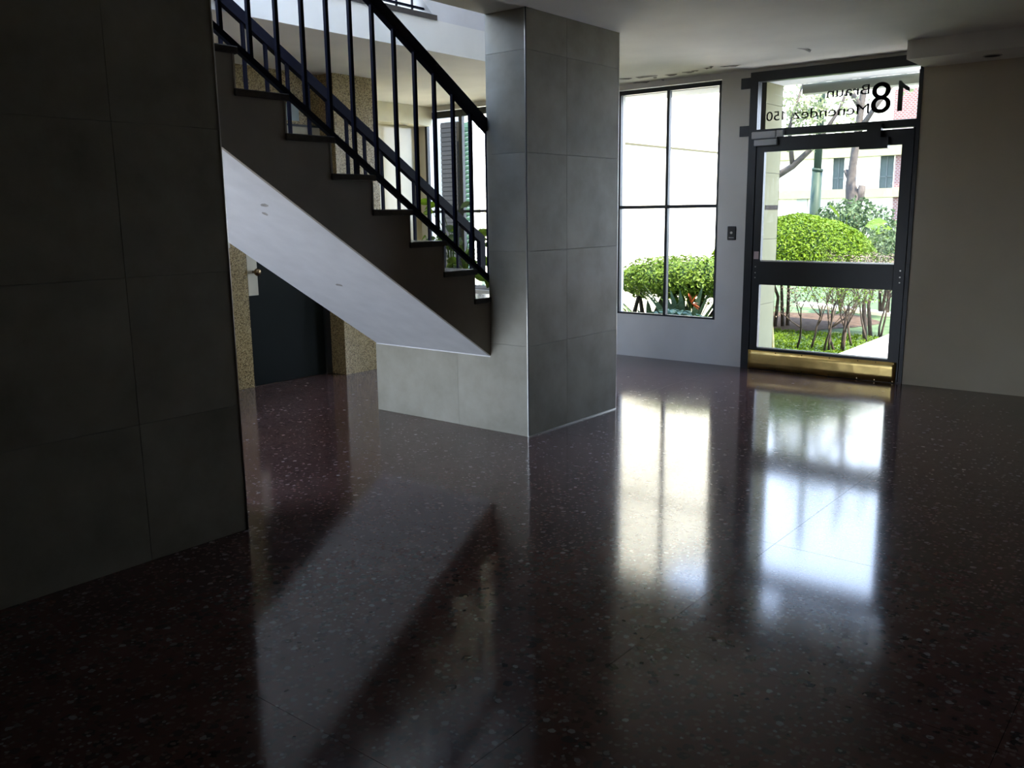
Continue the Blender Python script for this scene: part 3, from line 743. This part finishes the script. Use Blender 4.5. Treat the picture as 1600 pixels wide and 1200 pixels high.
# house across the street
hs = empty('street_house', (-18, 42, GZ), 'cream house across the street with two tall curtained windows', 'building')
hw = MB()
holes = ((-14.76, -14.24), (-12.66, -12.07))
hw.box(-32, -4, 42.1, 48, GZ, 9.5)
prev = -32.0
for a, b in holes:
    hw.box(prev, a, 42.0, 42.1, 2.39, 3.80); prev = b
hw.box(prev, -12.0, 42.0, 42.1, 2.39, 3.80); hw.box(-11.3, -4, 42.0, 42.1, 2.39, 3.80)
hw.box(-32, -12.0, 42.0, 42.1, GZ, 2.0); hw.box(-11.3, -4, 42.0, 42.1, GZ, 2.0)
hw.box(-32, -4, 42.0, 42.1, 4.35, 9.5)
hw.build('wall', M['whitewall'], hs)
MB().box(-32, -4, 41.75, 42.1, 2.0, 2.39).build('floor_band', M['creamwall'], hs)
MB().box(-32, -4, 41.7, 42.1, 3.80, 4.35).build('floor_band', M['creamwall'], hs)
for a, b in holes:
    wn = MB().box(a, b, 42.06, 42.1, 2.39, 3.80).build('window', M['curtain'], hs)
    MB().box((a+b)/2-0.02, (a+b)/2+0.02, 42.03, 42.07, 2.39, 3.80).build('glazing_bar', M['bar'], wn)
    MB().box(a, b, 42.03, 42.07, 2.88, 2.92).build('glazing_bar', M['bar'], wn)
MB().box(-12.0, -11.3, 41.95, 42.1, 2.39, 3.80).build('brick_screen', M['brick'], hs)
MB().box(-12.0, -11.3, 41.95, 42.1, GZ, 2.0).build('brick_screen', M['brick'], hs)
MB().box(-12.2, -10.0, 41.9, 42.1, 4.9, 6.6).build('brick_screen', M['brick'], hs)
MB().box(-16.35, -15.85, 41.9, 42.1, GZ, 2.0).build('doorway', M['canopybeam'], hs)

# lamp post
lp = empty('lamp_post', (-7.36, 20, GZ), 'green painted steel lamp post beyond the clipped hedge', 'lamp post')
MB().tube([(-7.40, 20, GZ), (-7.37, 20, 2.34)], [0.125, 0.115], 14).build('base_tube', M['poleg'], lp, True)
MB().tube([(-7.37, 20, 2.32), (-7.36, 20, 2.38)], [0.125, 0.125], 14).build('collar', M['poleg'], lp, True)
MB().tube([(-7.37, 20, 2.36), (-7.34, 20, 6.5)], [0.085, 0.075], 12).build('upper_tube', M['poleg'], lp, True)

# pruned street tree
def rot_pts(base, pts): return [Vector(base)+Vector(p) for p in pts]
tr = empty('pruned_tree', (-6.53, 20, GZ), 'pale pruned street tree with a cut side stub', 'tree')
tk = MB()
tk.tube([(-6.50, 20, GZ), (-6.52, 20, 1.2), (-6.55, 20, 1.72), (-6.62, 20, 2.0), (-6.60, 20, 2.4), (-6.53, 20, 3.2), (-6.46, 20.1, 4.4), (-6.6, 20.2, 6)], [0.17, 0.14, 0.16, 0.11, 0.085, 0.075, 0.065, 0.03], 12)
tk.tube([(-6.48, 20, 1.5), (-6.40, 20, 1.78), (-6.37, 20, 1.98)], [0.10, 0.085, 0.075], 10)
tk.tube([(-6.53, 20, 3.1), (-6.2, 20, 3.6), (-5.7, 20.2, 4.3)], [0.07, 0.05, 0.02], 8)
tk.tube([(-6.50, 20, 3.6), (-6.9, 20, 4.2), (-7.5, 20.2, 5.0)], [0.07, 0.05, 0.02], 8)
tk.tube([(-6.6, 20, 2.05), (-6.72, 20, 2.25), (-6.75, 20, 2.32)], [0.07, 0.05, 0.045], 8)
tk.build('trunk', M['barkpale'], tr, True)
cs, ns = shell_points((-6.5, 20.2, 5.0), (2.2, 1.6, 1.4), 700, 21, depth=0.8)
leaf_mesh('crown', cs, ns, 0.07, M['treeleaf'], tr, 22, jitter=1.5)

# leaning tree on the left, one bough reaching into the view
lt = empty('leaning_tree', (-9.6, 17, GZ), 'loose-leaved tree beyond the pilaster with one rising bough', 'tree')
tk = MB()
tk.tube([(-9.6, 17, GZ), (-9.4, 17, 1.2), (-8.6, 17, 1.75), (-7.2, 17, 2.05), (-6.75, 17, 2.3), (-6.3, 17, 2.7), (-5.9, 17, 3.3), (-5.7, 17.1, 4.0)], [0.24, 0.17, 0.12, 0.075, 0.06, 0.045, 0.03, 0.015], 10)
tk.tube([(-6.75, 17, 2.3), (-6.85, 17, 3.0), (-6.6, 17, 3.9)], [0.05, 0.04, 0.015], 8)
tk.build('trunk', M['barkpale'], lt, True)
cs, ns = shell_points((-6.55, 17, 3.3), (1.0, 0.7, 0.75), 900, 31, depth=0.9)
leaf_mesh('crown', cs, ns, 0.05, M['treeleaf'], lt, 32, jitter=1.5)

# round garden shrubs farther off
def shrub(name, label, c, r, n, size, mat, seed, zmin=-0.6, stem=None, depth=0.3, jitter=0.8, lump=0.06, group=None, cat='shrub', core=None):
    root = empty(name, (c[0], c[1], GZ), label, cat, group)
    cs, ns = shell_points(c, r, n, seed, zmin, depth, lump)
    leaf_mesh('foliage', cs, ns, size, mat, root, seed+1, jitter=jitter)
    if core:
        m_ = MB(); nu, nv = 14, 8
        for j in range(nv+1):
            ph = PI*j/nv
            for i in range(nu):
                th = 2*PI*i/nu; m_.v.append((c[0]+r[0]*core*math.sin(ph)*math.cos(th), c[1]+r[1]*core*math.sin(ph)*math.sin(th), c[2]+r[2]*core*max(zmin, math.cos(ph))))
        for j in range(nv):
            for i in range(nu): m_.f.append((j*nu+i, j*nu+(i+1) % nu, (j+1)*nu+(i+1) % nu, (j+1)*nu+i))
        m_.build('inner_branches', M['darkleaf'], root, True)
    rr = random.Random(seed)
    for k in range(stem or 3):
        a = rr.uniform(0, 2*PI); q = rr.uniform(0.1, 0.5)
        bx_, by_ = c[0]+math.cos(a)*r[0]*q*0.6, c[1]+math.sin(a)*r[1]*q*0.6
        MB().tube([(bx_, by_, GZ-0.02), (bx_+rr.uniform(-.06, .06), by_+rr.uniform(-.06, .06), (GZ+c[2])/2), (c[0]+math.cos(a)*r[0]*q, c[1]+math.sin(a)*r[1]*q, c[2])], [0.028, 0.022, 0.012], 7).build('stem', M['bark'], root, True)
    return root
shrub('round_shrub', 'rounded grey-green shrub at the foot of the pruned tree', (-6.25, 19.2, 0.95), (0.95, 0.8, 0.75), 2600, 0.055, M['bush'], 41, depth=0.5, jitter=1.2)
shrub('feathery_shrub', 'soft grey-green shrub at the right of the door view', (-4.05, 13.8, 0.62), (0.62, 0.55, 0.62), 4200, 0.030, M['bush'], 51, depth=0.6, jitter=1.3)
shrub('clipped_bush', 'large bright green clipped bush with a smooth domed top', (-4.58, 11.7, 0.72), (1.10, 0.95, 0.69), 26000, 0.022, M['hedge'], 61, zmin=-0.25, depth=0.10, core=0.86, stem=3, lump=0.03)
shrub('twiggy_bush', 'low brownish twiggy hedge between the bright bush and path', (-3.45, 11.3, 0.72), (0.55, 0.9, 0.22), 5200, 0.018, M['twig'], 71, zmin=-0.9, depth=0.7, jitter=1.5)

def blade(m_, base, dirv, length, width, droop, n=6, lift=0.0):
    base = Vector(base); d = Vector(dirv).normalized(); side = d.cross(Vector((0, 0, 1)))
    if side.length < 1e-3: side = Vector((1, 0, 0))
    side.normalize(); b = len(m_.v); p = base.copy(); dd = d.copy()
    for i in range(n+1):
        t = i/n; wd = width*(math.sin(PI*min(1, t*0.82+0.13)))*(1 if t < 1 else 0.05)
        m_.v.append(tuple(p-side*wd/2)); m_.v.append(tuple(p+side*wd/2 )); 
        p = p+dd*(length/n); dd = (dd+Vector((0, 0, -droop/n))).normalized()
    for i in range(n): m_.f.append((b+2*i, b+2*i+1, b+2*i+3, b+2*i+2))

def big_leaf(m_, c, nrm, along, ln, wd):
    c = Vector(c); a = Vector(along).normalized(); nrm = Vector(nrm).normalized(); s = a.cross(nrm).normalized()
    b = len(m_.v); prof = [(0, 0.12), (0.15, 0.75), (0.35, 1.0), (0.6, 0.85), (0.85, 0.4), (1.0, 0.03)]
    for t, q in prof:
        p = c + a*(t*ln) - nrm*(0.15*ln*t*t)
        m_.v += [tuple(p-s*wd/2*q+nrm*wd*0.12*q), tuple(p), tuple(p+s*wd/2*q+nrm*wd*0.12*q)]
    for i in range(len(prof)-1):
        k = b+3*i; m_.f += [(k, k+1, k+4, k+3), (k+1, k+2, k+5, k+4)]

# broad-leaved plant behind the clipped bush
bl = empty('broadleaf_plant', (-4.65, 13.9, GZ), 'broad-leaved plant rising behind the clipped bush', 'plant')
rr = random.Random(5)
for k in range(9):
    a = rr.uniform(0, 2*PI); h = rr.uniform(0.9, 1.4)
    p = Vector((-4.65+0.35*math.cos(a), 13.9+0.25*math.sin(a), h))
    MB().tube([(-4.65, 13.9, GZ), (-4.65+0.15*math.cos(a), 13.9, h*0.6), tuple(p)], [0.015, 0.012, 0.006], 6).build('stalk', M['hedge2'], bl)
    m_ = MB(); big_leaf(m_, p, (math.cos(a)*0.5, -0.6, 0.7), (math.cos(a), math.sin(a)*0.3, 0.25), 0.36, 0.20); m_.build('leaf', M['hedge2'] if k % 3 else M['lime'], bl)

# woody shrubs along the path edge
def woody(base, seed, h, label, lean=0.0, nstem=2):
    root = empty('woody_shrub', (base[0], base[1], GZ), label, 'shrub', 'bare-stemmed shrubs along the path')
    rr = random.Random(seed); tips = []
    def grow(m_, p, d, ln, r, lev):
        pts = [p]; rad = [r]; q = p.copy(); dd = d.copy(); n = 4
        for i in range(n):
            dd = (dd+Vector((rr.gauss(0, .16), rr.gauss(0, .16), rr.gauss(0.02, .08)))).normalized()
            q = q+dd*(ln/n); pts.append(q.copy()); rad.append(r*(1-0.55*(i+1)/n))
        m_.tube(pts, rad, 6 if lev < 2 else 4, cap=lev < 2)
        if lev < 3:
            for k in range(4):
                t = rr.randint(2, n); nd = (dd+Vector((rr.gauss(0, .55), rr.gauss(0, .55), rr.uniform(0.0, .35)))).normalized()
                grow(m_, pts[t], nd, ln*rr.uniform(.45, .7), rad[t]*0.75, lev+1)
        else: tips.append(q)
    for s in range(nstem):
        m_ = MB()
        grow(m_, Vector((base[0]+rr.uniform(-.05, .05)*(s > 0), base[1]+rr.uniform(-.08, .08)*(s > 0), GZ-0.01)), Vector((lean+rr.gauss(0, .1), rr.gauss(0, .08), 1)).normalized(), h*0.60, 0.015, 0)
        m_.build('stem', M['bark'], root, True)
    if tips:
        cs = np.array([tuple(p) for p in tips]); cs = np.repeat(cs, 3, 0)+np.random.default_rng(seed).normal(0, .04, (len(cs)*3, 3))
        leaf_mesh('foliage', cs, np.tile([0, 0, 1.0], (len(cs), 1)), 0.016, M['hedge2'] if seed % 2 else M['twig'], root, seed, jitter=1.2)
for base, seed, h, lean, ns_, lb in (((-3.80, 9.95), 2, 0.95, 0.15, 1, 'bare-stemmed shrub nearest the pilaster, leaning trunk'),
        ((-3.66, 10.02), 9, 0.9, -0.1, 1, 'thin crooked shrub second from the pilaster'),
        ((-3.42, 9.92), 13, 0.95, 0.05, 3, 'many-stemmed woody shrub in the middle of the lower door pane'),
        ((-3.29, 10.0), 15, 0.95, 0.1, 2, 'forked woody shrub at the near corner of the path'),
        ((-3.36, 10.5), 18, 0.95, 0.0, 1, 'pale slim shrub stem behind the forked one'),
        ((-3.33, 10.97), 23, 0.95, -0.15, 1, 'dark slim shrub stem along the path edge'),
        ((-3.30, 11.35), 29, 1.0, 0.1, 2, 'farthest woody shrub along the path edge')):
    woody(base, seed, h, lb, lean, ns_)
sk = MB().bar((-4.02, 9.75, GZ), (-4.09, 9.80, 0.32), 0.06, 0.05, (1, 0, 0)).build('wooden_stake', M['wood']); tag(sk, 'olive wooden stake leaning beside the cream pilaster', 'stake')

# small clipped tree and border plants under the window
ct = shrub('clipped_tree', 'small flat-topped tree with bright green crown outside the window', (-5.05, 9.65, 0.66), (1.0, 0.55, 0.29), 10000, 0.026, M['hedge2'], 81, zmin=-0.8, depth=0.35, jitter=0.9, lump=0.10, stem=1, cat='tree', core=0.72)
rr = random.Random(12)
for (bx_, by_) in ((-5.72, 9.5), (-5.62, 9.6), (-5.55, 9.75), (-5.42, 9.7), (-5.36, 9.85), (-5.28, 9.65), (-5.1, 9.75), (-4.95, 9.7), (-4.8, 9.8)):
    MB().tube([(bx_, by_, GZ), (bx_+rr.uniform(-.04, .04), by_, 0.2), (bx_+rr.uniform(-.1, .1), by_+0.05, 0.42), (bx_+rr.uniform(-.25, .25), by_+0.05, 0.7)], [0.035, 0.03, 0.024, 0.012], 7).build('branch', M['bark'], ct, True)
def spiky(name, label, base, n, ln, wd, mat, seed, droop, up=(0.5, 1.2), cat='plant'):
    root = empty(name, base, label, cat); rr = random.Random(seed)
    for k in range(n):
        a = rr.uniform(0, 2*PI); m_ = MB()
        blade(m_, (base[0]+0.03*math.cos(a), base[1]+0.03*math.sin(a), base[2]), (math.cos(a), math.sin(a), rr.uniform(*up)*1.6), ln*rr.uniform(.7, 1.1), wd, droop)
        m_.build('leaf', mat, root)
    return root
spiky('agave', 'spiky blue-green plant with narrow upright leaves behind the window sill', (-5.25, 9.15, GZ), 44, 0.74, 0.085, M['agave'], 3, 0.8)
spiky('agave', 'second spiky blue-green plant, taller, right of the window mullion', (-4.92, 9.35, GZ), 32, 0.85, 0.085, M['agave'], 6, 0.4, (0.9, 1.8))
spiky('fan_plant', 'dark green fan-leaved plant at the right of the window', (-4.55, 9.1, GZ), 44, 0.88, 0.10, M['fan'], 9, 0.9)
spiky('fan_plant', 'dark green strap-leaved plant around the orange flower', (-4.80, 9.05, GZ), 36, 0.66, 0.10, M['fan'], 19, 0.9)
fp = empty('flowering_plant', (-4.72, 9.0, GZ), 'orange bird-of-paradise flower outside the window', 'flower')
MB().tube([(-4.72, 9.0, GZ), (-4.70, 9.0, 0.2), (-4.67, 9.0, 0.47)], [0.01, 0.009, 0.008], 6).build('stalk', M['hedge2'], fp)
m_ = MB()
for k in range(7):
    blade(m_, (-4.67, 9.0, 0.46), (-0.3+0.25*k, -0.15*(k % 2), 0.9-0.28*k), 0.12, 0.045, 0.3, 4)
m_.build('petals', M['orange'], fp)
m_ = MB(); blade(m_, (-4.69, 8.99, 0.40), (-0.35, -0.1, 0.9), 0.17, 0.04, 0.2, 4); m_.build('bract', leafmat('yellow_bract', (0.45, 0.42, 0.12), (0.6, 0.55, 0.2)), fp)
shrub('succulent_clump', 'pale low succulent clump below the orange flower', (-4.75, 8.75, 0.22), (0.42, 0.25, 0.18), 500, 0.06, M['agave'], 91, zmin=-0.4, depth=0.5, cat='plant')
shrub('succulent_clump', 'small leafy clump low at the left corner of the window', (-5.75, 9.0, 0.20), (0.25, 0.2, 0.18), 220, 0.05, M['hedge2'], 95, zmin=-0.4, depth=0.5, cat='plant')

# ------------------------------------------------------------------ left bay: planter, house plants, neighbour's shutters
pb = MB().box(-7.5, -5.4, 7.3, 7.82, 0, 0.66).build('window_planter', M['pot']); tag(pb, 'pale planter trough along the far glazing behind the stairs', 'planter')
MB().box(-7.46, -5.44, 7.34, 7.78, 0.655, 0.664).build('soil', M['soil'], pb)
def houseplant(base, seed, n, hmin, hmax, ls, label, mats):
    root = empty('house_plant', base, label, 'plant', 'house plants in the trough'); rr = random.Random(seed)
    for k in range(n):
        a = rr.uniform(0, 2*PI); h = rr.uniform(hmin, hmax); q = rr.uniform(.1, .32)
        tip = Vector((base[0]+q*math.cos(a), base[1]+q*0.6*math.sin(a), base[2]+h))
        MB().tube([base, (base[0]+q*0.25*math.cos(a), base[1], base[2]+h*0.6), tuple(tip)], [0.006, 0.005, 0.003], 5).build('stalk', M['hedge2'], root)
        m_ = MB(); big_leaf(m_, tip, (rr.uniform(-.4, .4), -0.8, 0.6), (math.cos(a), math.sin(a)*0.4, rr.uniform(-.5, .3)), ls*rr.uniform(.7, 1.2), ls*0.55)
        m_.build('leaf', mats[k % len(mats)], root)
houseplant((-6.98, 7.55, 0.66), 3, 11, 0.35, 1.0, 0.18, 'tall arching house plant with one lime leaf behind the stairs', [M['hedge2'], M['bush'], M['lime']])
houseplant((-6.72, 7.5, 0.66), 5, 26, 0.12, 0.62, 0.17, 'bushy house plant with pale leaves near the pillar', [M['hedge2'], M['agave'], M['hedge2']])
houseplant((-7.28, 7.55, 0.66), 8, 9, 0.2, 0.6, 0.13, 'thin-stemmed house plant at the left end of the trough', [M['bush'], M['hedge2']])
houseplant((-6.40, 7.5, 0.66), 11, 22, 0.08, 0.42, 0.14, 'low leafy house plant beside the pillar edge', [M['hedge2'], M['lime'], M['bush']])

nb = empty('neighbour_wall', (-9.2, 9.7, GZ), 'pale neighbouring wall with a dark slatted roller shutter', 'building')
MB().box(-11, -8.55, 9.6, 9.9, GZ, 4.5).build('wall', M['neighbour'], nb)
sh = MB().box(-8.97, -8.66, 9.55, 9.6, 0.2, 2.75).build('roller_shutter', M['shutter'], nb)
for k in range(40):
    z = 0.24+k*0.0625
    box('slat', -8.965, -8.665, 9.536, 9.55, z, z+0.050, M['shutter'], sh)
gs = empty('louvred_shutter', (-8.47, 9.55, 0.4), 'green louvred shutter leaf standing open beyond the glazing', 'shutter')
MB().box(-8.53, -8.50, 9.5, 9.54, 0.4, 2.72).box(-8.41, -8.38, 9.5, 9.54, 0.4, 2.72).box(-8.5, -8.41, 9.5, 9.54, 0.4, 0.47).box(-8.5, -8.41, 9.5, 9.54, 2.65, 2.72).build('shutter_frame', M['greenslat'], gs)
for k in range(34):
    z = 0.48+k*0.064
    MB().bar((-8.5, 9.52, z+0.03), (-8.41, 9.52, z+0.03), 0.012, 0.055, (0, 0.8, 0.6)).build('louvre', M['greenslat'], gs)
MB().box(-8.56, -8.36, 9.545, 9.6, 0.3, 2.75).build('hinge_post', M['pot'], gs)
tag(MB().box(-12, -7.0, 14.0, 14.3, GZ, 5).build('courtyard_wall', M['whitewall']), 'white garden wall beyond the green shutter', 'wall')

# courtyard behind the lift hall
tag(MB().box(-12, 0, -9, 0.7, GZ-0.05, -0.05).build('ground_courtyard', M['concrete']), 'pale paved courtyard behind the lift hall', 'paving', kind='structure')
